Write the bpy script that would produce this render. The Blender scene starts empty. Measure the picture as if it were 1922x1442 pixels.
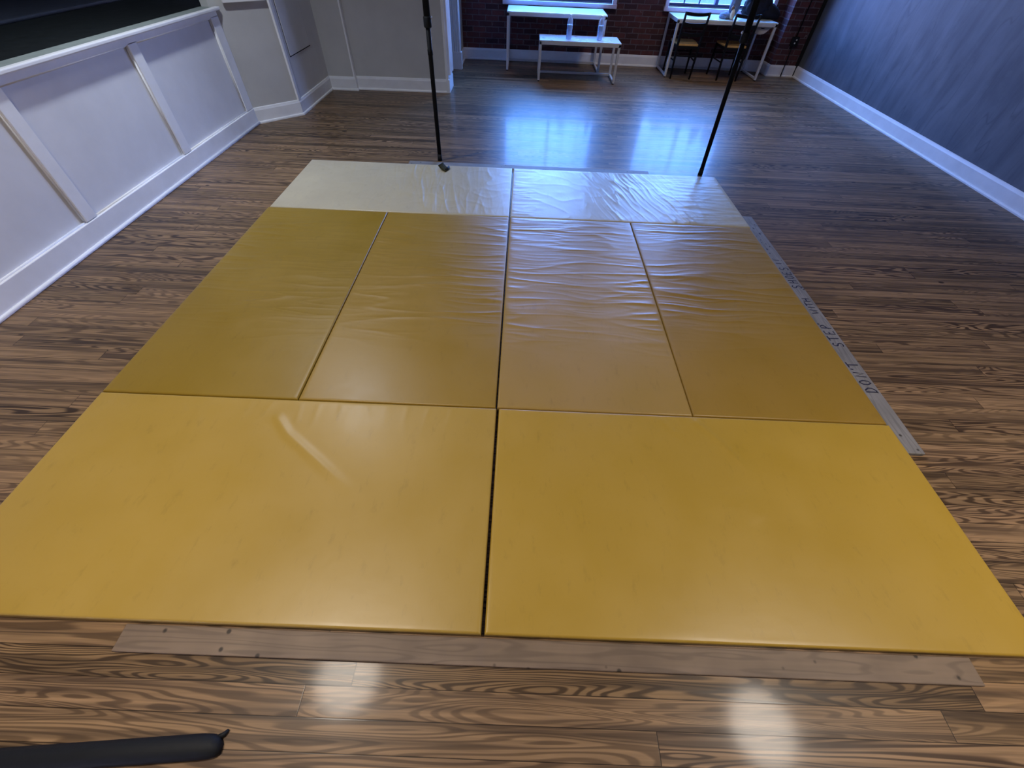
import bpy, bmesh, math, random
from mathutils import Vector, Matrix, noise
random.seed(7)
scn = bpy.context.scene
col = scn.collection
PI = math.pi

# ------------------------------------------------------------------ node helper
class NT:
    def __init__(s, name):
        s.m = bpy.data.materials.new(name); s.m.use_nodes = True
        s.t = s.m.node_tree; s.t.nodes.clear()
        s.out = s.n('ShaderNodeOutputMaterial')
    def n(s, typ, **kw):
        nd = s.t.nodes.new(typ)
        for k, v in kw.items(): setattr(nd, k, v)
        return nd
    def put(s, sock, v):
        if hasattr(v, 'links'): s.t.links.new(v, sock)
        else: sock.default_value = v
    def math(s, op, a, b=0.0, c=0.0, clamp=False):
        nd = s.n('ShaderNodeMath', operation=op, use_clamp=clamp)
        s.put(nd.inputs[0], a); s.put(nd.inputs[1], b); s.put(nd.inputs[2], c)
        return nd.outputs[0]
    def xyz(s, a, b, c):
        nd = s.n('ShaderNodeCombineXYZ')
        for i, v in enumerate((a, b, c)): s.put(nd.inputs[i], v)
        return nd.outputs[0]
    def sep(s, v):
        nd = s.n('ShaderNodeSeparateXYZ'); s.put(nd.inputs[0], v)
        return nd.outputs
    def pos(s): return s.n('ShaderNodeNewGeometry').outputs['Position']
    def objco(s): return s.n('ShaderNodeTexCoord').outputs['Object']
    def noise(s, vec, scale=5, detail=2, rough=.5, dist=0, typ=None):
        nd = s.n('ShaderNodeTexNoise')
        if typ: nd.noise_type = typ
        s.put(nd.inputs['Vector'], vec); nd.inputs['Scale'].default_value = scale
        nd.inputs['Detail'].default_value = detail; nd.inputs['Roughness'].default_value = rough
        nd.inputs['Distortion'].default_value = dist
        return nd.outputs[0]
    def white(s, vec):
        nd = s.n('ShaderNodeTexWhiteNoise', noise_dimensions='3D'); s.put(nd.inputs['Vector'], vec)
        return nd.outputs['Value'], nd.outputs['Color']
    def mapr(s, v, a, b, c=0., d=1., smooth=False):
        nd = s.n('ShaderNodeMapRange')
        if smooth: nd.interpolation_type = 'SMOOTHSTEP'
        s.put(nd.inputs[0], v)
        for i, q in enumerate((a, b, c, d)): s.put(nd.inputs[i+1], q)
        return nd.outputs[0]
    def mix(s, f, a, b, blend='MIX'):
        nd = s.n('ShaderNodeMix', data_type='RGBA', blend_type=blend)
        s.put(nd.inputs[0], f)
        s.put(nd.inputs[6], a if hasattr(a, 'links') else (*a, 1)); s.put(nd.inputs[7], b if hasattr(b, 'links') else (*b, 1))
        return nd.outputs[2]
    def bump(s, h, strength=.3, dist=.002, normal=None):
        nd = s.n('ShaderNodeBump'); s.put(nd.inputs['Height'], h)
        nd.inputs['Strength'].default_value = strength; nd.inputs['Distance'].default_value = dist
        if normal is not None: s.put(nd.inputs['Normal'], normal)
        return nd.outputs[0]
    def bsdf(s, color, rough=.5, metal=0., normal=None, spec=.5, **kw):
        nd = s.n('ShaderNodeBsdfPrincipled')
        s.put(nd.inputs['Base Color'], color if hasattr(color, 'links') else (*color, 1))
        s.put(nd.inputs['Roughness'], rough); nd.inputs['Metallic'].default_value = metal
        s.put(nd.inputs['Specular IOR Level'], spec)
        for k, v in kw.items(): s.put(nd.inputs[k], v)
        if normal is not None: s.put(nd.inputs['Normal'], normal)
        s.t.links.new(nd.outputs[0], s.out.inputs[0])
        return s.m

def paint(name, c, rough=.5, var=.12, bumps=.1, scale=6, spec=.5, metal=0.):
    t = NT(name); p = t.pos()
    n = t.noise(p, scale, 4, .6)
    cc = t.mix(t.mapr(n, .3, .7), tuple(x*(1-var) for x in c), tuple(min(1, x*(1+var)) for x in c))
    fine = t.noise(p, 140, 2)
    return t.bsdf(cc, t.mapr(n, 0, 1, rough*.85, min(1, rough*1.15)), metal, t.bump(fine, bumps, .001), spec)

def mat_floor():
    t = NT('heart_pine_boards'); x, y, z = t.sep(t.pos())
    W = .0825
    ry = t.math('DIVIDE', t.math('ADD', y, .0745), W)
    row = t.math('FLOOR', ry); fy = t.math('FRACT', ry)
    r1, _ = t.white(t.xyz(row, 3.7, 1.1))
    xs = t.math('ADD', t.math('DIVIDE', x, 2.1), t.math('MULTIPLY', r1, 17.))
    seg = t.math('FLOOR', xs); fx = t.math('FRACT', xs)
    idv, idc = t.white(t.xyz(row, seg, 9.3))
    ic = t.n('ShaderNodeSeparateColor'); t.put(ic.inputs[0], idc)
    i1, i2, i3 = ic.outputs[0], ic.outputs[1], ic.outputs[2]
    # growth rings as contour lines of a stretched noise
    vec = t.xyz(t.math('MULTIPLY_ADD', x, .72, t.math('MULTIPLY', i1, 40)), t.math('MULTIPLY_ADD', y, 9.5, t.math('MULTIPLY', i2, 40)), t.math('MULTIPLY', i3, 40))
    N = t.noise(vec, 1.35, 1.6, .42, .35)
    freq = t.mapr(i2, 0, 1, 85, 190)
    ring = t.math('SINE', t.math('MULTIPLY', N, freq))
    ring = t.mapr(ring, -.35, .85, 0, 1, True)
    strength = t.mapr(i3, .10, .75, .30, 1.0)
    fine = t.noise(t.xyz(t.math('MULTIPLY', x, 2.5), t.math('MULTIPLY', y, 130), i1), 1.0, 3, .6)
    streak = t.noise(t.xyz(t.math('MULTIPLY_ADD', x, .7, t.math('MULTIPLY', i3, 30)), t.math('MULTIPLY', y, 34), i2), 1.0, 3, .6)
    blotch = t.noise(t.pos(), 2.2, 3, .55)
    light = t.mix(i1, (.41, .255, .128), (.27, .165, .086))
    dark = t.mix(i2, (.048, .026, .014), (.070, .041, .023))
    c = t.mix(t.math('MULTIPLY', ring, strength), light, dark)
    c = t.mix(t.mapr(streak, .42, .66, 0, .85), c, (.050, .031, .020))
    c = t.mix(t.mapr(fine, .35, .7, 0, .35), c, (.10, .062, .035))
    tone = t.mapr(idv, 0, 1, .58, 1.30)
    tone = t.math('MULTIPLY', tone, t.mapr(blotch, .25, .75, .85, 1.12))
    c = t.mix(1., c, t.xyz(tone, tone, tone), 'MULTIPLY')
    # knots
    vo = t.n('ShaderNodeTexVoronoi'); t.put(vo.inputs['Vector'], t.xyz(t.math('MULTIPLY', x, 1.0), t.math('MULTIPLY', y, 1.6), 0.)); vo.inputs['Scale'].default_value = 2.6
    k = t.mapr(t.math('ADD', vo.outputs['Distance'], t.math('MULTIPLY', t.math('SUBTRACT', blotch, .5), .1)), .035, .075, .9, 0, True)
    c = t.mix(k, c, (.022, .013, .008))
    # seams
    gy = t.math('MINIMUM', fy, t.math('SUBTRACT', 1., fy))
    gx = t.math('MULTIPLY', t.math('MINIMUM', fx, t.math('SUBTRACT', 1., fx)), 2.1/W)
    g = t.math('MINIMUM', gy, gx)
    wob = t.mapr(t.noise(t.pos(), 9, 2), .3, .7, .016, .040)
    seam = t.mapr(g, 0, wob, 1, 0, True)
    c = t.mix(t.math('MULTIPLY', seam, .95), c, (.014, .008, .005))
    rn = t.noise(t.xyz(t.math('MULTIPLY', x, 2), t.math('MULTIPLY', y, 22), 0.), 1.6, 4, .6)
    rough = t.mapr(rn, .3, .7, .36, .46)
    h = t.math('SUBTRACT', t.math('MULTIPLY_ADD', fine, .16, t.math('MULTIPLY', streak, .1)), seam)
    big = t.noise(t.xyz(t.math('MULTIPLY', x, .8), t.math('MULTIPLY', y, 6), i1), 1.3, 1)
    nb = t.bump(big, .06, .004)
    return t.bsdf(c, rough, 0, t.bump(h, .18, .001, nb), .18, **{'Coat Weight': .115, 'Coat Roughness': .11, 'Coat Normal': t.bump(h, .05, .001, nb)})

def mat_plank(name, c1, c2, seed):
    t = NT(name); o = t.objco(); x, y, z = t.sep(o)
    N = t.noise(t.xyz(t.math('MULTIPLY', x, .9), t.math('MULTIPLY', y, 10), seed), 1.5, 1.5, .5, .2)
    ring = t.mapr(t.math('SINE', t.math('MULTIPLY', N, 55)), .35, .95, 0, .35)
    st = t.noise(t.xyz(t.math('MULTIPLY', x, 2), t.math('MULTIPLY', y, 60), seed), 1, 3)
    bl = t.noise(o, 5, 3)
    c = t.mix(t.mapr(bl, .3, .7), c1, c2)
    c = t.mix(ring, c, tuple(q*.42 for q in c2))
    c = t.mix(t.mapr(st, .4, .75, 0, .3), c, tuple(q*.5 for q in c2))
    vo = t.n('ShaderNodeTexVoronoi'); t.put(vo.inputs['Vector'], t.xyz(x, t.math('MULTIPLY', y, 1.0), seed)); vo.inputs['Scale'].default_value = 13
    hole = t.mapr(vo.outputs['Distance'], .07, .13, .9, 0)
    c = t.mix(hole, c, (.02, .014, .01))
    return t.bsdf(c, .55, 0, t.bump(st, .2, .001), .35)

def mat_vinyl(name, c, c2, seed, rough=.36):
    t = NT(name); p = t.pos()
    n = t.noise(p, 3.2, 4, .6); n2 = t.noise(p, 1.1, 2)
    cc = t.mix(t.mapr(n, .3, .72), c, c2)
    cc = t.mix(t.mapr(n2, .35, .7, 0, .3), cc, tuple(q*.8 for q in c2))
    x, y, z = t.sep(p)
    scuff = t.noise(t.xyz(t.math('MULTIPLY', x, 14), t.math('MULTIPLY', y, 5), seed), 1.6, 5, .7)
    cc = t.mix(t.mapr(scuff, .58, .78, 0, .36), cc, tuple(q*.45 for q in c2))
    vo = t.n('ShaderNodeTexVoronoi'); t.put(vo.inputs['Vector'], p); vo.inputs['Scale'].default_value = 2.3
    cc = t.mix(t.mapr(vo.outputs['Distance'], .008, .016, .75, 0), cc, (.06, .04, .015))
    grain = t.noise(p, 900, 1)
    soft = t.noise(p, 16, 3)
    nb = t.bump(soft, .25, .002)
    return t.bsdf(cc, t.mapr(n, .2, .8, rough-.05, rough+.07), 0, t.bump(grain, .12, .0004, nb), .5)

def mat_brick():
    t = NT('dark_red_brick'); p = t.pos(); x, y, z = t.sep(p)
    u = t.math('ADD', x, y)
    wob = t.math('MULTIPLY', t.math('SUBTRACT', t.noise(p, 6, 2), .5), .012)
    vec = t.xyz(t.math('ADD', u, wob), t.math('ADD', z, wob), 0.)
    b = t.n('ShaderNodeTexBrick'); t.put(b.inputs['Vector'], vec)
    b.inputs['Scale'].default_value = 1.; b.inputs['Brick Width'].default_value = .215; b.inputs['Row Height'].default_value = .073
    b.inputs['Mortar Size'].default_value = .0075; b.inputs['Mortar Smooth'].default_value = .25; b.inputs['Bias'].default_value = -.1
    b.inputs['Color1'].default_value = (.150, .050, .052, 1); b.inputs['Color2'].default_value = (.042, .020, .028, 1)
    b.inputs['Mortar'].default_value = (.17, .135, .15, 1)
    n = t.noise(p, 14, 4, .65)
    c = t.mix(t.mapr(n, .3, .75, 0, .6), b.outputs['Color'], (.05, .025, .028))
    sp = t.noise(p, 9, 3, .7)
    c = t.mix(t.mapr(sp, .66, .74, 0, .6), c, (.30, .25, .25))
    h = t.math('SUBTRACT', t.math('MULTIPLY', n, .35), b.outputs['Fac'])
    return t.bsdf(c, .75, 0, t.bump(h, .9, .006), .3)

def mat_chalk():
    t = NT('charcoal_blue_wall_paint'); p = t.pos(); x, y, z = t.sep(p)
    v = t.noise(t.xyz(x, t.math('MULTIPLY', y, 3.2), t.math('MULTIPLY', z, .9)), 1.7, 5, .62, .4)
    cl = t.noise(p, 4.5, 5, .65)
    c = t.mix(t.mapr(v, .3, .7), (.075, .083, .105), (.150, .160, .19))
    c = t.mix(t.mapr(cl, .55, .75, 0, .45), c, (.16, .17, .19))
    line = t.math('ABSOLUTE', t.math('SUBTRACT', t.noise(t.xyz(x, t.math('MULTIPLY', y, 2.0), t.math('MULTIPLY_ADD', z, .35, 4.)), 1.3, 2), .5))
    c = t.mix(t.mapr(line, 0, .006, .35, 0), c, (.03, .034, .05))
    return t.bsdf(c, t.mapr(v, .3, .7, .42, .56), 0, t.bump(cl, .18, .004), .5)

def mat_glass():
    t = NT('window_glass')
    tr = t.n('ShaderNodeBsdfTransparent'); tr.inputs[0].default_value = (.96, .98, 1, 1)
    gl = t.n('ShaderNodeBsdfGlossy'); gl.inputs['Roughness'].default_value = .02
    mx = t.n('ShaderNodeMixShader'); mx.inputs[0].default_value = .05
    t.t.links.new(tr.outputs[0], mx.inputs[1]); t.t.links.new(gl.outputs[0], mx.inputs[2])
    t.t.links.new(mx.outputs[0], t.out.inputs[0]); return t.m

def mat_plastic_clear():
    t = NT('clear_plastic')
    return t.bsdf((.78, .88, 1.), .14, 0, None, .6, **{'Transmission Weight': .2, 'IOR': 1.2, 'Alpha': .40})
def mat_water():
    t = NT('water'); return t.bsdf((.30, .45, .72), .05, 0, None, .5, **{'Transmission Weight': .3, 'IOR': 1.33, 'Alpha': .45})

M = {}
M['floor'] = mat_floor()
M['plank'] = mat_plank('grey_plank_wood', (.245, .175, .122), (.175, .122, .086), 2.)
M['plank2'] = mat_plank('pale_grey_plank_wood', (.25, .235, .225), (.19, .178, .168), 7.)
M['brick'] = mat_brick(); M['chalk'] = mat_chalk(); M['glass'] = mat_glass()
M['wall'] = paint('greige_wall_paint', (.58, .57, .55), .6, .05, .12, 3)
M['pier'] = paint('pale_wall_paint', (.72, .71, .70), .55, .06, .1, 3)
M['white'] = paint('white_trim_paint', (.90, .90, .92), .38, .05, .05, 5)
M['panel'] = paint('pale_grey_panel_paint', (.76, .76, .79), .5, .04, .1, 4)
M['lavender'] = paint('window_frame_paint', (.66, .60, .74), .4, .06, .05, 6)
M['sash'] = paint('shaded_sash', (.050, .050, .115), .4, .1, .05, 8)  # dark blue carries the shade on the inner window frame
M['ceiling'] = paint('ceiling_paint', (.30, .30, .30), .7, .04, .1, 2)
M['ledge'] = paint('grey_green_ledge_paint', (.27, .31, .29), .6, .12, .2, 10)
M['black'] = paint('black_stage_paint', (.010, .013, .014), .6, .2, .2, 12, .25)
M['navy'] = paint('dark_navy_board', (.030, .037, .055), .6, .15, .2, 8, .3)
M['blackmetal'] = paint('black_powder_coat', (.006, .006, .008), .6, .1, .05, 30, .18)
M['blackrubber'] = paint('black_rubber', (.006, .007, .009), .65, .15, .2, 60, .3)
M['steel'] = paint('grey_painted_steel', (.62, .62, .64), .35, .05, .03, 20, .5, .15)
M['tabletop'] = paint('gloss_white_tabletop', (.84, .94, .92), .10, .03, .0, 4, .6)
M['benchtop'] = paint('white_bench_top', (.74, .76, .80), .28, .03, .03, 4, .5)
M['tan'] = paint('tan_wood_seat', (.58, .33, .11), .35, .15, .06, 9)
M['plastic'] = mat_plastic_clear(); M['water'] = mat_water()
M['cap'] = paint('white_plastic_cap', (.8, .82, .86), .35, .03, .0)
M['labelfilm'] = paint('pale_blue_label_film', (.28, .38, .55), .3, .1, .0, 40)
M['cloth_dark'] = paint('black_cloth', (.012, .012, .017), .85, .3, .5, 25, .2)
M['denim'] = paint('grey_blue_cloth', (.15, .19, .27), .85, .25, .5, 18, .2)
M['cream'] = paint('cream_cloth', (.72, .62, .44), .8, .15, .4, 25, .2)
M['brown'] = paint('brown_leather', (.20, .11, .06), .6, .2, .3, 25)
M['totebag'] = paint('pale_grey_canvas', (.45, .42, .42), .85, .08, .4, 20, .2)
M['tape'] = paint('dark_olive_tape', (.040, .036, .014), .9, .3, .1, 60, .1)
M['ink'] = paint('dark_blue_marker', (.015, .014, .035), .6, .1, .0)
M['dark'] = paint('dark_void', (.006, .006, .008), .9, .1, .0)
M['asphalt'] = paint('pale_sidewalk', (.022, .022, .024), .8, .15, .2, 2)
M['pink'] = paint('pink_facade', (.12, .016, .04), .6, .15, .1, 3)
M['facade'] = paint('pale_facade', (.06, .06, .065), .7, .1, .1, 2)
M['socket'] = paint('white_socket', (.75, .75, .75), .4, .03, .0)
MY = [mat_vinyl('yellow_mat_vinyl_%d' % i, c, c2, i*3.1) for i, (c, c2) in enumerate([
    ((.400, .252, .040), (.430, .275, .052)), ((.420, .258, .030), (.450, .280, .038)),
    ((.262, .160, .012), (.288, .178, .016)), ((.300, .180, .020), (.320, .195, .026)),
    ((.350, .220, .050), (.370, .230, .060)), ((.300, .175, .022), (.325, .190, .028))])]
MC = [mat_vinyl('cream_mat_vinyl_%d' % i, (.52, .455, .31), (.46, .40, .28), 20+i*3.3) for i in range(2)]

# ------------------------------------------------------------------ mesh helpers
def link(name, me, m, parent=None, smooth=False):
    o = bpy.data.objects.new(name, me); col.objects.link(o)
    me.materials.append(m)
    if smooth:
        for p in me.polygons: p.use_smooth = True
    if parent: o.parent = parent
    return o
def fin(name, bm, m, parent=None, smooth=False, bevel=0, seg=2):
    bmesh.ops.recalc_face_normals(bm, faces=bm.faces)
    me = bpy.data.meshes.new(name); bm.to_mesh(me); bm.free()
    o = link(name, me, m, parent, smooth)
    if bevel:
        b = o.modifiers.new('Bevel', 'BEVEL'); b.width = bevel; b.segments = seg; b.limit_method = 'ANGLE'
    return o
def box(bm, x0, x1, y0, y1, z0, z1):
    r = bmesh.ops.create_cube(bm, size=1)
    for v in r['verts']:
        v.co = Vector(((x0+x1)/2+v.co.x*(x1-x0), (y0+y1)/2+v.co.y*(y1-y0), (z0+z1)/2+v.co.z*(z1-z0)))
    return r['verts']
def boxes(name, lst, m, parent=None, bevel=0):
    bm = bmesh.new()
    for b in lst: box(bm, *b)
    return fin(name, bm, m, parent, False, bevel)
def tube(bm, pts, r, n=14, caps=True):
    """sweep of circular rings, radius number or list"""
    pts = [Vector(p) for p in pts]; k = len(pts)
    rs = r if isinstance(r, (list, tuple)) else [r]*k
    rings = []
    up = None
    for i, p in enumerate(pts):
        d = (pts[min(i+1, k-1)]-pts[max(i-1, 0)]).normalized()
        if up is None: up = d.orthogonal().normalized()
        a = (up-d*up.dot(d))
        a = a.normalized() if a.length > 1e-6 else d.orthogonal().normalized()
        up = a; b = d.cross(a)
        rings.append([bm.verts.new(p+(a*math.cos(q*2*PI/n)+b*math.sin(q*2*PI/n))*rs[i]) for q in range(n)])
    for i in range(k-1):
        for q in range(n):
            bm.faces.new((rings[i][q], rings[i][(q+1) % n], rings[i+1][(q+1) % n], rings[i+1][q]))
    if caps:
        bm.faces.new(rings[0][::-1]); bm.faces.new(rings[-1])
def lathe(bm, prof, n=24, c=(0, 0, 0)):
    rings = [[bm.verts.new((c[0]+r*math.cos(q*2*PI/n), c[1]+r*math.sin(q*2*PI/n), c[2]+z)) for q in range(n)] for r, z in prof]
    for i in range(len(prof)-1):
        for q in range(n):
            bm.faces.new((rings[i][q], rings[i][(q+1) % n], rings[i+1][(q+1) % n], rings[i+1][q]))
    bm.faces.new(rings[0][::-1]); bm.faces.new(rings[-1])
def prism(bm, poly, z0, z1):
    a = [bm.verts.new((x, y, z0)) for x, y in poly]; b = [bm.verts.new((x, y, z1)) for x, y in poly]
    n = len(poly)
    bm.faces.new(a[::-1]); bm.faces.new(b)
    for i in range(n): bm.faces.new((a[i], a[(i+1) % n], b[(i+1) % n], b[i]))
def sweep_profile(bm, path, prof, closed=False):
    """profile (offset to the left of the path, z) along a floor path with mitred corners"""
    P = [Vector((p[0], p[1], 0)) for p in path]; k = len(P); rows = []
    for i in range(k):
        d0 = (P[i]-P[i-1]).normalized() if i > 0 else None
        d1 = (P[i+1]-P[i]).normalized() if i < k-1 else None
        d0 = d0 or d1; d1 = d1 or d0
        n0 = Vector((-d0.y, d0.x, 0)); n1 = Vector((-d1.y, d1.x, 0))
        nn = (n0+n1).normalized(); s = 1/max(.3, nn.dot(n0))
        rows.append([bm.verts.new(P[i]+nn*s*o+Vector((0, 0, z))) for o, z in prof])
    m = len(prof)
    for i in range(k-1):
        for j in range(m):
            bm.faces.new((rows[i][j], rows[i][(j+1) % m], rows[i+1][(j+1) % m], rows[i+1][j]))
    bm.faces.new(rows[0]); bm.faces.new(rows[-1][::-1])
def empty(name, loc, label, cat, group=None, rz=0):
    o = bpy.data.objects.new(name, None); col.objects.link(o); o.location = loc; o.rotation_euler = (0, 0, rz)
    o.empty_display_size = .1
    return tag(o, label, cat, group)
def tag(o, label, cat, group=None):
    o['label'] = label; o['category'] = cat
    if group: o['group'] = group
    return o
def struct(o): o['kind'] = 'structure'; return o
def sroot(name, loc=(0, 0, 0)):
    o = bpy.data.objects.new(name, None); col.objects.link(o); o.location = loc; o.empty_display_size = .1
    return struct(o)

# ------------------------------------------------------------------ the room shell
XL, XR, YB, YF, H = -2.99, 4.70, 8.78, -3.6, 3.35
struct(boxes('floor', [(-3.05, 4.78, YF, 9.0, -.12, 0)], M['floor']))
struct(boxes('ceiling', [(-6.1, 4.9, YF-.1, 9.1, H, H+.1)], M['ceiling']))
struct(boxes('wall_right', [(XR, XR+.15, YF, 9.05, 0, H)], M['chalk']))
struct(boxes('wall_front', [(-6.0, 4.85, YF-.12, YF, 0, H)], M['wall']))
# back wall of brick with two window openings
WZ0, WZ1 = .80, 2.75
W1 = (-.265, 1.462); W2 = (2.345, 4.025)
bw = []
y0, y1 = YB, YB+.24
for a, b in ((-3.2, W1[0]), (W1[1], W2[0]), (W2[1], 4.70)): bw.append((a, b, y0, y1, 0, H))
for a, b in (W1, W2): bw += [(a, b, y0, y1, 0, WZ0), (a, b, y0, y1, WZ1, H)]
struct(boxes('wall_back', bw, M['brick']))
struct(boxes('wall_pier', [(4.235, 4.645, 8.48, 8.78, 0, H)], M['brick']))
struct(boxes('corner_strip', [(4.645, 4.70, 8.472, 8.78, 0, H)], M['dark']))  # black vertical strip between the pier and the right wall
# left: stage wall with panelling
ws = sroot('wall_stage', (0, 0, 0))
boxes('stage_body', [(-3.12, -3.012, -2.0, 5.02, 0, .985)], M['panel'], ws)
stiles = [(-3.0, -2.9), (-1.55, -1.45), (-.25, -.15), (1.10, 1.21), (2.415, 2.512), (3.668, 3.772), (4.915, 5.05)]
for a, b in stiles: boxes('stile', [(-3.02, -2.985, a, b, .16, .95)], M['white'], ws, .003)
boxes('top_rail', [(-3.02, -2.985, -2.0, 5.05, .94, .99)], M['white'], ws, .003)
boxes('bottom_rail', [(-3.02, -2.98, -2.0, 5.05, 0, .155)], M['white'], ws, .004)
boxes('rail_cap', [(-2.99, -2.943, -2.0, 5.066, .988, 1.014)], M['white'], ws, .007)
bm = bmesh.new()
tube(bm, [(-2.978, -2, .014), (-2.978, 5.055, .014)], .014, 10)
fin('shoe_moulding', bm, M['white'], ws, True)
for i in range(len(stiles)-1):
    a, b = stiles[i][1], stiles[i+1][0]
    bm = bmesh.new()
    for (p, q) in (((a, .157), (b, .157)), ((a, .938), (b, .938))):
        tube(bm, [(-3.004, p[0], p[1]), (-3.004, q[0], q[1])], .0085, 8)
    for yy in (a, b): tube(bm, [(-3.004, yy, .157), (-3.004, yy, .938)], .0085, 8)
    fin('panel_moulding', bm, M['white'], ws, True)
struct(boxes('floor_stage', [(-6.0, -3.115, YF, 7.0, .94, 1.0)], M['black']))
struct(boxes('trim_2', [(-3.115, -2.99, -2.0, 5.03, .986, 1.010)], M['ledge']))
struct(boxes('trim_3', [(-5.9, -4.02, YF+.1, 6.9, 1.0, 1.028)], M['navy'], None, .01))
struct(boxes('wall_left', [(-6.12, -6.0, YF, 7.1, 0, H), (-6.0, -2.9, 7.0, 7.1, 0, H)], M['dark']))
# angled wall, pale pier, middle wall, passage wall with its doorway
def wallseg(name, pts, m, z1=H, z0=0):
    bm = bmesh.new(); prism(bm, pts, z0, z1); return struct(fin(name, bm, m))
wallseg('wall_angled', [(-3.03, 5.03), (-2.62, 5.44), (-2.75, 5.60), (-3.10, 5.25), (-3.10, 5.03)], M['wall'])
wallseg('wall_left_pier', [(-2.62, 5.44), (-2.62, 6.60), (-2.9, 6.60), (-2.9, 5.5)], M['pier'])
wallseg('wall_middle', [(-2.70, 6.56), (-2.262, 6.56), (-2.262, 6.62), (-1.0, 6.645), (-1.0, 6.80), (-2.70, 6.80)], M['wall'])
struct(boxes('wall_passage', [(-1.14, -1.0, 6.80, 7.10, 0, H), (-1.14, -1.0, 8.02, 8.80, 0, H), (-1.14, -1.0, 7.10, 8.02, 2.2, H)], M['wall']))
struct(boxes('wall_hallway', [(-3.0, -1.14, 9.0, 9.1, 0, H), (-2.3, -2.2, 6.8, 9.0, 0, H)], M['wall']))
# white strip painting the window light on the return face of the wall step
struct(boxes('lit_return_strip', [(-2.274, -2.252, 6.552, 6.618, .15, H)], M['white'], None, .003))
# white casing strip and access panel on the pier
struct(boxes('trim_5', [(-2.63, -2.606, 5.432, 5.488, .15, H)], M['white'], None, .004))
bm = bmesh.new(); box(bm, -2.626, -2.613, 5.575, 6.20, .545, 2.0)
struct(fin('trim_6', bm, M['pier'], None, False, .004))
struct(boxes('trim_7', [(-2.621, -2.6185, 5.564, 6.21, .536, 2.01)], M['dark']))
# white board above eye level of the angled wall
bm = bmesh.new()
d = Vector((1, 1, 0)).normalized(); nrm = Vector((1, -1, 0)).normalized()
pA = Vector((-2.925, 5.105, 0)); pB = Vector((-2.635, 5.395, 0))
prism(bm, [tuple((pA+nrm*.0).xy), tuple((pA+nrm*.03).xy), tuple((pB+nrm*.03).xy), tuple((pB).xy)], 1.035, 1.16)
struct(fin('trim_8', bm, M['white'], None, False, .004))
# baseboards, swept with a small profile (path runs so that the room is on the right)
PROF = [(.004, 0), (-.030, 0), (-.030, .012), (-.026, .020), (-.017, .024), (-.017, .128), (-.013, .140), (-.010, .152), (-.004, .156), (.004, .156)]
def base(name, path):
    bm = bmesh.new(); sweep_profile(bm, path, PROF); return struct(fin(name, bm, M['white']))
base('baseboard_left', [(-3.01, 5.05), (-2.62, 5.44), (-2.62, 6.56), (-2.262, 6.56), (-2.262, 6.62), (-1.0, 6.645)])
base('baseboard_back', [(-1.0, 8.06), (-1.0, YB), (4.235, YB), (4.235, 8.48), (4.66, 8.48)])
base('baseboard_right', [(XR, 8.60), (XR, YF)])
# door casings of the passage doorway
d1 = sroot('door_1', (0, 0, 0))
def casing(name, x0, x1, ya, yb, face, parent):
    bm = bmesh.new()
    if face == 'x':
        box(bm, x0, x1, ya, yb, .15, 2.3)
        n = 3
        for i in range(n):
            c = ya+(yb-ya)*(i+.5)/n; tube(bm, [(x1, c, .2), (x1, c, 2.3)], (yb-ya)/n*.30, 8)
    else:
        box(bm, x0, x1, ya, yb, .15, 2.3)
        n = 4
        for i in range(n):
            c = x0+(x1-x0)*(i+.5)/n; tube(bm, [(c, ya, .2), (c, ya, 2.3)], (x1-x0)/n*.34, 8)
    return fin(name, bm, M['white'], parent, False, .003)
casing('casing', -1.01, -.975, 6.62, 6.98, 'x', d1)
bm = bmesh.new(); box(bm, -1.01, -.960, 6.615, 7.0, 0, .155)
lathe(bm, [(.045, -.02), (.045, .02)], 16)
bm.verts.ensure_lookup_table()
for v in bm.verts[8:]:
    x, y, z = v.co; v.co = Vector((-.985+z*1.2, 6.80+x*3, .155+y))
fin('plinth_block', bm, M['white'], d1, False, .004)
boxes('door_jamb', [(-1.145, -.99, 7.04, 7.10, 0, 2.24)], M['white'], d1, .003)
casing('casing', -1.09, -.955, 7.985, 8.03, 'y', d1)
boxes('plinth_block', [(-1.095, -.940, 7.97, 8.06, 0, .225)], M['white'], d1, .004)
boxes('door_head', [(-1.145, -.975, 6.98, 8.03, 2.2, 2.32)], M['white'], d1, .004)

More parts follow.
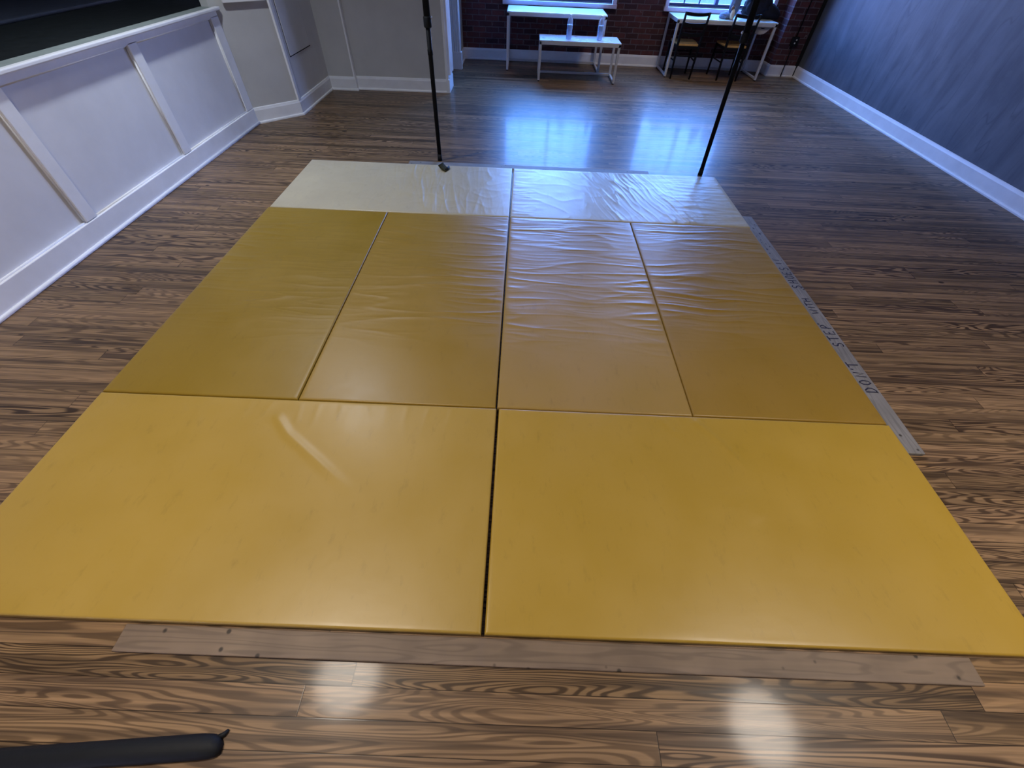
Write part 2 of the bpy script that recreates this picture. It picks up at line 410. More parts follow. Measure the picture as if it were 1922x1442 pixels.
# ------------------------------------------------------------------ windows
def window(name, xa, xb, ca, cb, mull, lav):
    """xa..xb opening, ca..cb outer casing"""
    w = sroot(name, (0, 0, 0))
    yo = 8.735
    zc0, zc1 = .735, 2.83
    boxes('casing', [(ca, xa+.012, yo, YB+.02, zc0, zc1), (xb-.012, cb, yo, YB+.02, zc0, zc1), (ca, cb, yo, YB+.02, zc1-.08, zc1)], M['lavender'], w, .006)
    boxes('sill', [(ca-.01, cb+.01, yo-.012, YB+.10, zc0, .79)], M['lavender'], w, .006)
    g = 8.85
    boxes('sash_frame', [(xa, xb, g-.03, g+.03, WZ0, WZ0+.035), (xa, xb, g-.03, g+.03, WZ1-.06, WZ1), (xa, xa+.03, g-.03, g+.03, WZ0, WZ1), (xb-.03, xb, g-.03, g+.03, WZ0, WZ1),
          (xa, xb, g-.04, g+.03, 1.76, 1.81)], M['sash'], w, .004)
    boxes('mullion', [(mull-.026, mull+.026, g-.035, g+.035, WZ0, WZ1)], M['sash'], w, .004)
    ms = []
    for a, b in ((xa+.03, mull-.026), (mull+.026, xb-.03)):
        for i in (1, 2):
            x = a+(b-a)*i/3; ms.append((x-.009, x+.009, g-.012, g+.012, WZ0+.03, WZ1-.05))
        for z in (1.14, 1.45, 2.12, 2.43): ms.append((a, b, g-.011, g+.011, z-.009, z+.009))
    boxes('muntins', ms, M['sash'], w)
    for a, b in ((xa, mull), (mull, xb)):
        boxes('pane', [(a+.01, b-.01, g-.003, g+.003, WZ0+.01, WZ1-.01)], M['glass'], w)
    boxes('reveal', [(xa-.002, xa+.006, YB, YB+.24, WZ0, WZ1), (xb-.006, xb+.002, YB, YB+.24, WZ0, WZ1), (xa, xb, YB, YB+.24, WZ1-.006, WZ1+.002), (xa, xb, YB+.1, YB+.26, .78, WZ0+.004)], M['lavender'], w)
    return w
window('window_1', W1[0], W1[1], -.315, 1.515, .585, 0)
window('window_2', W2[0], W2[1], 2.300, 4.075, 3.135, 0)
# street outside
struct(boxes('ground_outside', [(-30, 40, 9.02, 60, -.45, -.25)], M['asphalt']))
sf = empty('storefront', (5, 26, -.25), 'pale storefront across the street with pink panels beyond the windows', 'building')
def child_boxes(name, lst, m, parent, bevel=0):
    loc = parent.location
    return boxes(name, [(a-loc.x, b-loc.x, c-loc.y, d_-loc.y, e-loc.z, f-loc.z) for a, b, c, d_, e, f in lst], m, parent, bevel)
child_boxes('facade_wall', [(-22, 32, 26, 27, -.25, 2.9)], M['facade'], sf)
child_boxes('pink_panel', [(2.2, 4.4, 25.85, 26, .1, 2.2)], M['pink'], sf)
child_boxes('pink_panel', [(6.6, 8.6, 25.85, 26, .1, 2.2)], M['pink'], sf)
# low pink planters on the sidewalk, seen through the right window
def planter(x0, x1, y, label):
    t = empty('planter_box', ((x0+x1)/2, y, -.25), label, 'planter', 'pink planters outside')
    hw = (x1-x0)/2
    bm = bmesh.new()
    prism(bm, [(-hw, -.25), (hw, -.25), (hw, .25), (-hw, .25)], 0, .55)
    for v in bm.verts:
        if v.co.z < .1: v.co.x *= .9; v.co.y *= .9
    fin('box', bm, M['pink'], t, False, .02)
    boxes('rim', [(-hw-.02, hw+.02, -.27, .27, .52, .58)], M['pink'], t, .01)
planter(2.95, 3.75, 13.2, 'pink planter outside the right window, left one of two')
planter(4.4, 5.2, 13.4, 'pink planter outside the right window, right one of two')

# ------------------------------------------------------------------ floor mats
T = .04
def ridge(v): return (1-min(1, abs(v)*2.2))**3
def sst(a, b, x):
    t = min(1, max(0, (x-a)/(b-a))); return t*t*(3-2*t)
def mat(x0, x1, y0, y1, nx, ny, hf, m, label):
    cx, cy = (x0+x1)/2, y0
    R = .009
    def axis(a, b, n):
        inner = [a+R+(b-a-2*R)*i/n for i in range(n+1)]
        e = [0, .15, .4, .7]
        return [a+R*q for q in e]+inner+[b-R*q for q in e[::-1]]
    xs, ys = axis(x0, x1, nx), axis(y0, y1, ny)
    vs, fs = [], []
    for y in ys:
        dy = min(y-y0, y1-y)
        for x in xs:
            d = min(dy, x-x0, x1-x)
            q = max(0, 1-d/R)
            z = T-R*(1-math.sqrt(max(0, 1-q*q)))
            if d > .002: z += hf(x, y)*sst(0, .035, d)
            vs.append((x-cx, y-cy, z))
    nX, nY = len(xs), len(ys)
    for j in range(nY-1):
        for i in range(nX-1):
            k = j*nX+i; fs.append((k, k+1, k+nX+1, k+nX))
    # sides and underside
    ring = [i for i in range(nX)]+[j*nX+nX-1 for j in range(1, nY)]+[(nY-1)*nX+i for i in range(nX-2, -1, -1)]+[j*nX for j in range(nY-2, 0, -1)]
    b0 = len(vs)
    for r in ring: vs.append((vs[r][0], vs[r][1], 0.0))
    L = len(ring)
    for i in range(L):
        fs.append((ring[(i+1) % L], ring[i], b0+i, b0+(i+1) % L))
    fs.append(tuple(b0+i for i in range(L))[::-1])
    me = bpy.data.meshes.new('floor_mat'); me.from_pydata(vs, [], fs)
    o = link('floor_mat', me, m, None, True)
    o.location = (cx, cy, 0)
    tag(o, label, 'mat', 'exercise mats laid as one square')
    return o
def seg_d(x, y, pts):
    best = 9; tt = 0
    for i in range(len(pts)-1):
        ax, ay = pts[i]; bx, by = pts[i+1]
        ux, uy = bx-ax, by-ay; L2 = ux*ux+uy*uy
        t = max(0, min(1, ((x-ax)*ux+(y-ay)*uy)/L2))
        dd = math.hypot(x-ax-t*ux, y-ay-t*uy)
        if dd < best: best = dd; tt = (i+t)/(len(pts)-1)
    return best, tt
def near_h(creases, seed):
    def f(x, y):
        h = .0015*noise.noise(Vector((x*2.2, y*2.2, seed)))
        for pts, w, a in creases:
            d, t = seg_d(x, y, pts)
            h += a*math.exp(-(d/w)**2)*sst(0, .12, t)*sst(0, .25, 1-t)
        # small edge puckers along the far seam
        e = sst(.22, 0, .985-y)
        h += .0012*e*ridge(noise.noise(Vector((x*9, y*2, seed+5))))
        return h
    return f
def mid_h(seed, amp, lo=1.55, hi=2.95):
    def f(x, y):
        m = sst(lo-.15, lo+.45, y)*(.55+.45*sst(hi+.1, hi-.4, y))
        m *= .35+.65*sst(-.25, .25, noise.noise(Vector((x*1.3, y*1.5, seed+9))))
        yy = y+.035*noise.noise(Vector((x*2.6, y*2.6, seed+3)))+.02*math.sin(x*1.7+seed)
        a = ridge(noise.noise(Vector((x*1.25, yy*9, seed))))
        b = ridge(noise.noise(Vector((x*2.4, yy*19, seed+20))))
        return amp*m*(.0042*a+.0018*b)+.0012*noise.noise(Vector((x*2, y*2, seed)))
    return f
def far_h(seed, c, wdt, tilt, amp, right=False):
    def f(x, y):
        u = x-tilt*(y-3.5)
        m = math.exp(-((u-c)/wdt)**2)
        m *= .4+.6*sst(-.3, .2, noise.noise(Vector((x*2.2, y*1.2, seed+9))))
        uu = u+.03*noise.noise(Vector((x*3, y*3, seed+2)))
        a = ridge(noise.noise(Vector((uu*10, y*1.5, seed))))
        b = ridge(noise.noise(Vector((uu*21, y*2.6, seed+20))))
        h = amp*m*(.0042*a+.002*b)
        if right:
            e = sst(1.25, 1.6, x)+sst(.35, .08, x)
            h += amp*.0018*e*ridge(noise.noise(Vector((x*2, y*16, seed+4))))
        h += .0014*ridge(noise.noise(Vector((x*4.5, y*6, seed+31))))
        return h
    return f
mat(-2.0, 0.001, 0.0, .995, 190, 96, near_h([([(-1.09, .91), (-.98, .79), (-.83, .68), (-.56, .48)], .020, .0055), ([(-1.5, .95), (-1.42, .8), (-1.45, .6)], .03, .0016)], 1.), MY[0],
    'yellow floor mat lying crosswise in the front row, left of the black gap')
mat(.013, 2.002, 0.0, .995, 190, 96, near_h([([(.985, .99), (1.09, .845), (1.19, .67)], .018, .0055), ([(.82, .99), (.90, .86)], .013, .003), ([(1.10, .55), (1.16, .45)], .05, .002)], 4.), MY[1],
    'bright yellow vinyl floor mat lying crosswise in the front row, right of the black gap')
mat(-2.0, -1.0105, 1.0, 2.998, 60, 380, mid_h(11., .85, 1.35), MY[2], 'dark yellow floor mat lying lengthwise in the middle row, nearest to the white panelling')
mat(-1.006, -.004, 1.0, 2.998, 60, 380, mid_h(15., 1.0, 1.45), MY[3], 'wrinkled yellow floor mat lying lengthwise in the middle row, second from the left')
mat(.004, 1.001, 1.0, 2.998, 60, 380, mid_h(23., 1.2, 1.45), MY[4], 'pale shiny wrinkled yellow floor mat lying lengthwise in the middle row, third from the left')
mat(1.0045, 1.996, 1.0, 2.998, 60, 380, mid_h(31., 1.15, 1.5), MY[5], 'yellow floor mat lying lengthwise in the middle row, beside the plank with handwriting')
mat(-1.99, -.004, 3.003, 4.0, 380, 80, far_h(41., -.95, .55, -.1, 1.4), MC[0], 'cream floor mat lying crosswise in the far row, with curled tape on it')
mat(.004, 2.006, 3.003, 4.0, 380, 80, far_h(47., 1.1, .40, -.28, 1.3, True), MC[1], 'pale cream floor mat lying crosswise in the far row, right one beside the leaning pole')

# ------------------------------------------------------------------ loose planks around the mats
def plank(name, loc, L, w, h, m, label, rz=0):
    bm = bmesh.new(); n = 40
    box(bm, -L/2, L/2, -w/2, w/2, 0, h)
    o = fin(name, bm, m, None, False, .003)
    o.location = loc; o.rotation_euler = (0, 0, rz)
    return tag(o, label, 'plank', 'wooden planks framing the mats')
plank('wooden_plank', (.241, -.0475, 0), 2.96, .083, .018, M['plank'], 'brown-grey wooden plank with nail holes along the front edge of the mats')
plank('wooden_plank', (.16, 4.085, 0), 2.42, .085, .02, M['plank2'], 'narrow grey wooden plank along the far edge of the cream mats')
sp = plank('wooden_plank', (2.058, 2.04, 0), 2.40, .095, .02, M['plank2'], "grey wooden plank with handwriting along the right edge of the mats", PI/2)
# handwriting on it: strokes in a unit box, x along the plank, y across
GL = {'D': [[(.05, 0), (.05, 1), (.45, .95), (.85, .62), (.82, .3), (.45, .04), (-.12, 0)]],
      'O': [[(.5, 1), (.15, .8), (.1, .35), (.4, .02), (.8, .15), (.92, .6), (.7, .95), (.42, 1)]],
      'N': [[(.05, 0), (.15, 1), (.8, .05), (.95, 1)]], 'T': [[(.5, 0), (.45, 1)], [(-.1, .97), (1.05, 1.03)]],
      "'": [[(.5, 1), (.42, .74)]], 'S': [[(.9, .85), (.55, 1), (.15, .85), (.2, .6), (.75, .42), (.85, .15), (.45, 0), (.05, .1)]],
      'E': [[(.9, 1), (.12, .97), (.08, .02), (.9, .05)], [(.1, .52), (.7, .55)]],
      'P': [[(.1, -.02), (.14, 1), (.7, .95), (.85, .7), (.6, .5), (.14, .46)]],
      'W': [[(0, 1), (.25, 0), (.5, .7), (.75, 0), (1.05, 1)]], 'I': [[(.5, 0), (.5, 1)]],
      'H': [[(.1, 0), (.12, 1)], [(.85, 0), (.9, 1)], [(.1, .5), (.88, .52)]], '!': [[(.5, .3), (.55, 1)], [(.48, .06), (.5, .0)]]}
def stroke(bm, pts, hw=.0040, z=.0206):
    P = [Vector((a, b, z)) for a, b in pts]; k = len(P); L_, R_ = [], []
    for i in range(k):
        dd = P[min(i+1, k-1)]-P[max(i-1, 0)]; nn = Vector((-dd.y, dd.x, 0)).normalized()*hw
        L_.append(bm.verts.new(P[i]+nn)); R_.append(bm.verts.new(P[i]-nn))
    for i in range(k-1): bm.faces.new((L_[i], R_[i], R_[i+1], L_[i+1]))
for word, ys in [("DON'T", (1.248, 1.302, 1.362, 1.405, 1.440)), ('STEP', (1.612, 1.668, 1.722, 1.778)), ('WITH', (1.928, 1.974, 2.008, 2.054)),
                 ('SHOES', (2.205, 2.266, 2.322, 2.372, 2.430)), ('!', (2.50,)), ('!', (2.545,))]:
    bm = bmesh.new()
    for ch, yc in zip(word, ys):
        wd, ht = (.036 if ch not in "I!'" else .03), (.048 if word == 'WITH' else .062)
        for g in GL[ch]: stroke(bm, [((yc-2.04)+(a-.5)*wd, (b-.5)*ht) for a, b in g])
    o = fin('handwritten_word', bm, M['ink'], sp); o['label'] = 'dark marker handwriting reading '+word
for (a, b, r) in [(.66, .02, .011), (.70, -.015, .008), (.60, .022, .008), (.74, .0, .006), (.80, .02, .007), (.90, -.01, .012), (.98, .01, .008), (1.05, -.02, .007), (.52, .03, .006), (.86, .03, .006)]:
    bm = bmesh.new()
    bm.faces.new([bm.verts.new((a+r*(1+.4*math.sin(q*3))*math.cos(q*PI/4), b+r*.7*math.sin(q*PI/4), .0206)) for q in range(8)])
    fin('ink_blot', bm, M['ink'], sp)

# ------------------------------------------------------------------ poles
def pole(x, y, lean, label, knob_side):
    top = H-.03
    t = empty('tension_pole', (x, y, 0), label, 'pole', 'black telescopic poles')
    L = lambda z: (lean[0]*z, lean[1]*z, z)
    bm = bmesh.new(); tube(bm, [L(.0), L(.025), L(.03), L(.06)], [.023, .023, .0215, .0215], 20); fin('foot', bm, M['blackrubber'], t, True)
    bm = bmesh.new(); tube(bm, [L(.05), L(.86), L(.862), L(.90), L(.902), L(1.10)], [.0195, .0195, .0225, .0225, .0200, .0200], 20); fin('lower_tube', bm, M['blackmetal'], t, True)
    bm = bmesh.new(); tube(bm, [L(1.045), L(1.052), L(1.11), L(1.118)], [.028, .0325, .0325, .028], 20); fin('collar', bm, M['blackrubber'], t, True)
    bm = bmesh.new(); tube(bm, [L(1.10), L(top)], .0268, 20); fin('upper_tube', bm, M['blackmetal'], t, True)
    bm = bmesh.new(); tube(bm, [L(H-.035), L(H-.012), L(H-.001)], [.03, .045, .045], 20); fin('ceiling_pad', bm, M['blackrubber'], t, True)
    bm = bmesh.new(); c = Vector(L(1.108)); tube(bm, [c+Vector((.02*knob_side, 0, 0)), c+Vector((.036*knob_side, 0, .003)), c+Vector((.040*knob_side, 0, .003))], [.010, .010, .006], 12); fin('lock_knob', bm, M['steel'], t, True)
    return t
pole(-.758, 4.222, (.004, .0), 'black telescopic pole standing behind the left cream mat', 1)
pole(1.912, 4.150, (-.030, .012), 'black telescopic pole standing behind the right cream mat, leaning slightly left', -1)

# ------------------------------------------------------------------ curled tape on the mat
t = empty('tape_scrap', (-.672, 3.905, T), 'small curled dark tape scrap on the far left cream mat', 'tape')
vs, fs = [], []
n = 14
for i in range(n+1):
    a = -.15+i/n*2.1
    px, pz = -.050+.06*math.sin(a*.9)*1.0+.03*i/n, .004+.028*(1-math.cos(a*1.1))*.75
    for w in (-.045, -.015, .015, .045):
        vs.append((px, w*.95-.25*px, pz))
for i in range(n):
    for j in range(3): fs.append((i*4+j, i*4+j+1, i*4+j+5, i*4+j+4))
me = bpy.data.meshes.new('strip'); me.from_pydata(vs, [], fs)
o = link('strip', me, M['tape'], t, True); so = o.modifiers.new('S', 'SOLIDIFY'); so.thickness = .0015
o.rotation_euler = (0, 0, math.radians(-25)+PI)
o.location = (0, 0, .002)
bm = bmesh.new(); tube(bm, [(.028, -.045, .012), (.046, .03, .012)], .010, 12); o = fin('rolled_end', bm, M['blackrubber'], t, True)

# ------------------------------------------------------------------ black foot bar at the lower left
t = empty('foot_bar', (-1.08, -.34, 0), 'black rounded steel foot bar lying on the boards at the front left', 'foot bar', None, math.radians(5.0))
bm = bmesh.new()
prof = [(-.031, .0), (-.031, .018), (-.022, .030), (.0, .034), (.022, .030), (.031, .018), (.031, 0.)]
xsn = [-.75, .20, .26, .292, .312, .322]; sc = [1, 1, 1, .93, .72, .38]
rows = [[bm.verts.new((x, a*s-(.012*(1-s)), max(0, b*(.35+.65*s)))) for a, b in prof] for x, s in zip(xsn, sc)]
for i in range(len(rows)-1):
    for j in range(len(prof)): bm.faces.new((rows[i][j], rows[i][(j+1) % 7], rows[i+1][(j+1) % 7], rows[i+1][j]))
bm.faces.new(rows[0]); bm.faces.new(rows[-1][::-1])
fin('bar', bm, M['blackrubber'], t, True)
bm = bmesh.new(); tube(bm, [(.300, .018, .006), (.318, .026, .006), (.326, .036, .004)], [.008, .007, .004], 8); fin('end_tab', bm, M['blackrubber'], t, True)

# ------------------------------------------------------------------ tables
def table(loc, w, d, h, label, top_m, group, foot_bar=True, name='console_table'):
    t = empty(name, loc, label, 'table' if name != 'low_bench' else 'bench', group)
    s = .040
    bm = bmesh.new(); box(bm, 0, w, 0, d, h-.016, h)
    fin('tabletop', bm, top_m, t, False, .003)
    fr = []
    fr += [(0, w, 0, s*.8, h-.052, h-.016), (0, w, d-s*.8, d, h-.048, h-.016), (0, s*.8, 0, d, h-.048, h-.016), (w-s*.8, w, 0, d, h-.048, h-.016)]
    boxes('apron', fr, M['steel'], t, .002)
    for x in (0, w-s):
        for y in (0, d-s):
            g = boxes('leg', [(x, x+s*.85, y, y+s*.85, .012, h-.04)], M['steel'], t, .002)
            bm = bmesh.new(); lathe(bm, [(.016, 0), (.016, .006), (.008, .007), (.008, .016)], 14, (x+s*.42, y+s*.42, 0))
            fin('leveller', bm, M['blackrubber'], g, True)
    for x in (0, w-s): boxes('side_bar', [(x+.003, x+s*.8, s*.5, d-s*.5, .016, .042)], M['steel'], t, .002)
    boxes('rear_stretcher', [(s*.5, w-s*.5, d-s*.8, d-.004, .018, .044)], M['steel'], t, .002)
    return t
table((-.227, 8.055, 0), 1.53, .665, .73, 'white topped steel console table under the left window, behind the low bench', M['tabletop'], 'white console tables')
table((2.378, 8.075, 0), 1.53, .655, .73, 'white topped steel console table under the right window with two chairs', M['tabletop'], 'white console tables')
table((.281, 7.475, 0), 1.20, .48, .497, 'low white steel bench with two water bottles in front of the left console table', M['benchtop'], None, name='low_bench')

# bottles
def bottle(x, y, z, label):
    t = empty('water_bottle', (x, y, z), label, 'bottle', 'clear plastic water bottles')
    bm = bmesh.new()
    pr = [(.026, 0), (.036, .002), (.040, .010), (.040, .055), (.0375, .060), (.040, .066), (.040, .095), (.0375, .100), (.040, .106), (.040, .165), (.0385, .172), (.040, .18), (.040, .195), (.036, .215), (.026, .237), (.0155, .252), (.0135, .257), (.0135, .262)]
    lathe(bm, pr, 28); fin('body', bm, M['plastic'], t, True)
    bm = bmesh.new(); lathe(bm, [(.030, .004), (.0375, .010), (.0375, .054), (.0355, .060), (.0375, .066), (.0375, .148)], 28); fin('water', bm, M['water'], t, True)
    bm = bmesh.new(); lathe(bm, [(.0405, .108), (.0408, .109), (.0408, .163), (.0405, .164)], 28); fin('bottle_label', bm, M['labelfilm'], t, True)
    bm = bmesh.new(); lathe(bm, [(.0155, .258), (.0155, .274), (.014, .276)], 20); fin('cap', bm, M['cap'], t, True)
bottle(.712, 7.64, .497, 'clear water bottle in the middle of the low bench')
bottle(1.170, 7.65, .497, 'clear water bottle near the right end of the low bench')

# ------------------------------------------------------------------ chairs (backrest towards the room)
def chair(x, y, rz, label, seat_m):
    t = empty('ladder_back_chair', (x, y, 0), label, 'chair', 'black ladder-back chairs')
    t.rotation_euler = (0, 0, rz)
    hw, dp = .165, .40
    def leg(pts, r, nm):
        bm = bmesh.new(); tube(bm, pts, r, 10); return fin(nm, bm, M['blackmetal'], t, True)
    for s in (-1, 1):
        leg([(s*(hw-.010), -.012, 0), (s*(hw-.002), 0, .25), (s*(hw+.003), .006, .44), (s*(hw+.008), -.012, .62), (s*(hw+.012), -.045, .825)], [.0125, .017, .019, .0185, .016], 'back_post')
        leg([(s*(hw+.028), dp, 0), (s*(hw+.018), dp-.008, .42)], [.0125, .019], 'front_leg')
        leg([(s*(hw), .0, .235), (s*(hw+.022), dp-.004, .235)], .009, 'side_stretcher')
    leg([(-hw, 0, .30), (hw, 0, .30)], .009, 'rear_stretcher')
    leg([(-hw-.02, dp-.005, .30), (hw+.02, dp-.005, .30)], .009, 'front_stretcher')
    for z0, z1, yb in ((.785, .826, -.036), (.655, .705, -.016), (.545, .590, -.004)):
        bm = bmesh.new(); n = 14; rows = []
        for i in range(n+1):
            u = -1+2*i/n; bow = -.028*(1-u*u); sag = -.010*(1-u*u)
            xx = u*(hw+.008)
            rows.append([bm.verts.new((xx, yb+bow+dy, zz+sag)) for dy, zz in ((-.006, z0), (.006, z0), (.003, z1), (-.009, z1))])
        for i in range(n):
            for j in range(4): bm.faces.new((rows[i][j], rows[i][(j+1) % 4], rows[i+1][(j+1) % 4], rows[i+1][j]))
        bm.faces.new(rows[0]); bm.faces.new(rows[-1][::-1])
        fin('back_slat', bm, M['blackmetal'], t, False, .002)
    # dished wooden seat, and its frame
    bm = bmesh.new(); n = 16; rows = []
    for zoff in (0, 1):
        g = []
        for j in range(n+1):
            v = j/n
            for i in range(n+1):
                u = -1+2*i/n
                w = hw-.012+.045*v
                xx = u*w*(1-.10*max(0, v-.8)*5*abs(u)**3)
                yy = .005+(dp+.03)*v+(.012*(1-u*u) if j == n else 0)
                dish = -.010*(1-u*u)*math.sin(PI*min(1, v*1.1))
                g.append(bm.verts.new((xx, yy, .420 if zoff == 0 else .446+dish)))
        rows.append(g)
    for g in rows:
        for j in range(n):
            for i in range(n):
                k = j*(n+1)+i; bm.faces.new((g[k], g[k+1], g[k+n+2], g[k+n+1]))
    a, b = rows
    rim = [i for i in range(n+1)]+[j*(n+1)+n for j in range(1, n+1)]+[n*(n+1)+i for i in range(n-1, -1, -1)]+[j*(n+1) for j in range(n-1, 0, -1)]
    for q in range(len(rim)):
        bm.faces.new((a[rim[q]], a[rim[(q+1) % len(rim)]], b[rim[(q+1) % len(rim)]], b[rim[q]]))
    fin('seat', bm, seat_m, t, False, .005)
    boxes('seat_frame', [(-hw+.0, hw, .0, .02, .385, .42), (-hw-.012, hw+.012, dp-.03, dp-.01, .385, .42), (-hw-.01, -hw+.012, .01, dp-.02, .385, .42), (hw-.012, hw+.01, .01, dp-.02, .385, .42)], M['blackmetal'], t, .002)
    return t
chair(2.622, 8.010, 0, 'black ladder-back chair with tan seat at the left end of the right table', M['tan'])
chair(3.380, 8.018, 0, 'black ladder-back chair pushed under the right table below the jacket heap', M['tan'])

# ------------------------------------------------------------------ clothes and bag on the right table
def blob(bm, c, r, seed, amp=.18, fr=4.5, flat=None, sub=4):
    res = bmesh.ops.create_icosphere(bm, subdivisions=sub, radius=1)
    for v in res['verts']:
        nn = v.co.copy()
        f = 1+amp*noise.noise(nn*fr*.45+Vector((seed, 0, 0)))+amp*.55*ridge(noise.noise(nn*fr+Vector((0, seed, 0))))
        v.co = Vector((c[0]+nn.x*r[0]*f, c[1]+nn.y*r[1]*f, c[2]+nn.z*r[2]*f))
        if flat is not None and v.co.z < flat: v.co.z = flat
TZ = .7305
t = empty('jacket_heap', (3.66, 8.45, TZ), 'black jacket heaped on the right table in front of the window', 'jacket')
bm = bmesh.new(); blob(bm, (.0, .02, .12), (.20, .14, .19), 3., .22, 5, 0.); fin('jacket_body', bm, M['cloth_dark'], t, True)
bm = bmesh.new()
tube(bm, [(.10, .0, .10), (.20, -.02, .09), (.28, -.03, .06), (.34, -.05, .035), (.36, -.06, .03)], [.10, .095, .075, .05, .028], 16); 
for v in bm.verts:
    v.co.z = max(0.001, v.co.z+.012*noise.noise(v.co*22))
fin('sleeve', bm, M['cloth_dark'], t, True)
bm = bmesh.new(); blob(bm, (-.04, -.02, .26), (.15, .10, .10), 8., .25, 5); fin('hood', bm, M['cloth_dark'], t, True)
t = empty('folded_trousers', (3.25, 8.30, TZ), 'grey-blue cloth trousers draped on the right table left of the black jacket', 'trousers')
bm = bmesh.new(); blob(bm, (.0, .0, .15), (.072, .070, .15), 5., .2, 5, 0.002); fin('leg_fold', bm, M['denim'], t, True)
bm = bmesh.new(); blob(bm, (-.10, .0, .030), (.085, .10, .045), 6., .2, 4, 0.001); fin('hem_fold', bm, M['denim'], t, True)
t = empty('cloth_cap', (3.205, 8.175, TZ), 'cream cloth cap leaning beside the grey-blue trousers on the right table', 'cap')
bm = bmesh.new(); blob(bm, (0, .0, .062), (.030, .03, .062), 2., .12, 3, 0.001); fin('crown', bm, M['cream'], t, True)
bm = bmesh.new(); blob(bm, (-.015, .015, .130), (.022, .022, .028), 4., .15, 3, None, 3); fin('brim', bm, M['brown'], t, True)
# canvas tote hanging under the right table, from the table edge
t = empty('tote_bag', (3.74, 8.12, .68), 'pale grey canvas bag hanging under the right end of the right table', 'bag')
bm = bmesh.new()
out = [(-.155, .004), (.125, .004), (.11, -.010), (.085, -.022), (.05, -.062), (.015, -.088), (-.04, -.098), (-.10, -.094), (-.14, -.08), (-.158, -.04)]
fr_ = [bm.verts.new((x, -.012-.010*math.sin(-z*16), z)) for x, z in out]; bk = [bm.verts.new((x, .018, z)) for x, z in out]
bm.faces.new(fr_); bm.faces.new(bk[::-1])
for i in range(len(out)): bm.faces.new((fr_[i], fr_[(i+1) % len(out)], bk[(i+1) % len(out)], bk[i]))
fin('bag_body', bm, M['totebag'], t, False, .006)
bm = bmesh.new(); tube(bm, [(-.13, .003, -.012), (-.03, -.016, -.024), (.07, .003, -.012)], .005, 8); fin('strap', bm, M['cloth_dark'], t, True)

# ------------------------------------------------------------------ outlet and cable on the pier
t = empty('power_outlet', (4.455, 8.48, .48), 'black power outlet box with cable on the brick pier', 'outlet')
bm = bmesh.new(); box(bm, -.055, .055, -.038, 0, -.07, .05); fin('outlet_box', bm, M['blackrubber'], t, False, .008)
for dz, dx in ((.012, .015), (-.028, .003)):
    bm = bmesh.new(); lathe(bm, [(.011, 0), (.011, .006), (.007, .008)], 14)
    for v in bm.verts: v.co = Vector((v.co.x+dx, -.038-v.co.z, v.co.y+dz))
    fin('socket', bm, M['socket'], t, True)
bm = bmesh.new(); tube(bm, [(0, -.012, -.05), (.004, -.014, -.2), (.0, -.034, -.31), (-.004, -.040, -.40), (-.004, -.046, -.472)], .008, 8); fin('cable', bm, M['blackrubber'], t, True)
bm = bmesh.new(); tube(bm, [(0, -.012, .04), (0, -.012, 1.6)], .009, 8); fin('conduit', bm, M['blackrubber'], t, True)

# ------------------------------------------------------------------ light
w = bpy.data.worlds.new('World'); scn.world = w; w.use_nodes = True
wt = w.node_tree; wt.nodes.clear()
wo = wt.nodes.new('ShaderNodeOutputWorld'); bg = wt.nodes.new('ShaderNodeBackground')
tc = wt.nodes.new('ShaderNodeTexCoord'); sx = wt.nodes.new('ShaderNodeSeparateXYZ'); ra = wt.nodes.new('ShaderNodeValToRGB')
wt.links.new(tc.outputs['Generated'], sx.inputs[0]); wt.links.new(sx.outputs[2], ra.inputs[0])
ra.color_ramp.elements[0].position = .08; ra.color_ramp.elements[0].color = (.36, .39, .70, 1)
ra.color_ramp.elements[1].position = .30; ra.color_ramp.elements[1].color = (.11, .33, .98, 1)
wt.links.new(ra.outputs[0], bg.inputs[0]); bg.inputs[1].default_value = 40.0
wt.links.new(bg.outputs[0], wo.inputs[0])
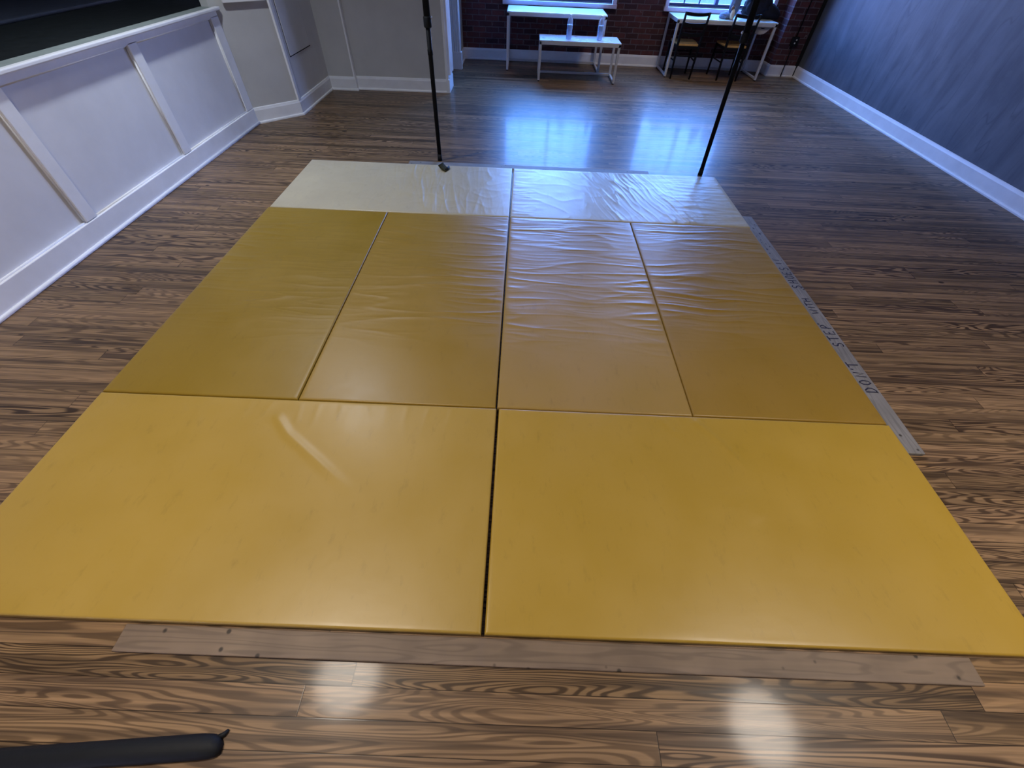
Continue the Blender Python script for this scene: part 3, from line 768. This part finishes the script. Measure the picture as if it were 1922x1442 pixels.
def area(name, loc, rot, sx_, sy_, power, c, portal=False, shape='RECTANGLE'):
    l = bpy.data.lights.new(name, 'AREA'); l.shape = shape; l.size = sx_; l.size_y = sy_; l.energy = power; l.color = c
    o = bpy.data.objects.new(name, l); col.objects.link(o); o.location = loc; o.rotation_euler = rot
    if portal: l.cycles.is_portal = True
    else: l.spread = math.radians(125)
    return o
area('window_portal', ((W1[0]+W1[1])/2, 9.0, (WZ0+WZ1)/2), (-PI/2, 0, 0), W1[1]-W1[0], WZ1-WZ0, 1, (1, 1, 1), True)
area('window_portal', ((W2[0]+W2[1])/2, 9.0, (WZ0+WZ1)/2), (-PI/2, 0, 0), W2[1]-W2[0], WZ1-WZ0, 1, (1, 1, 1), True)
warm = (1., .90, .78)
area('ceiling_lamp', (-1.42, .16, H-.03), (0, 0, 0), .6, .6, 37, warm, False, 'DISK')
area('ceiling_lamp', (2.60, -.10, H-.03), (0, 0, 0), .6, .6, 46, warm, False, 'DISK')
area('ceiling_lamp', (-2.15, 3.4, H-.03), (0, 0, 0), .2, .2, 36, (.80, .88, 1.), False, 'DISK')
area('ceiling_lamp', (2.4, 6.4, H-.03), (0, 0, 0), .6, .6, 22, warm, False, 'DISK')

# ------------------------------------------------------------------ camera
f_px = 769.982
R_ = Vector((.99909583, .02976237, .03035991)); U_ = Vector((-.04239068, .75193031, .65787828)); F_ = Vector((.00324852, .65857043, -.75251209))
cam = bpy.data.cameras.new('Camera'); co = bpy.data.objects.new('Camera', cam); col.objects.link(co)
cam.sensor_fit = 'HORIZONTAL'; cam.sensor_width = 36; cam.lens = f_px/1922*36; cam.clip_start = .02; cam.clip_end = 200
mw = Matrix((R_, U_, -F_)).transposed().to_4x4(); mw.translation = Vector((.0677016, -.2813075, 1.6895141)); co.matrix_world = mw
scn.camera = co
scn.view_settings.view_transform = 'Standard'; scn.view_settings.look = 'None'; scn.view_settings.exposure = 0.0
scn.cycles.max_bounces = 8; scn.cycles.diffuse_bounces = 4; scn.cycles.glossy_bounces = 4; scn.cycles.transparent_max_bounces = 12
scn.cycles.sample_clamp_indirect = 6.0
scn.cycles.use_denoising = True
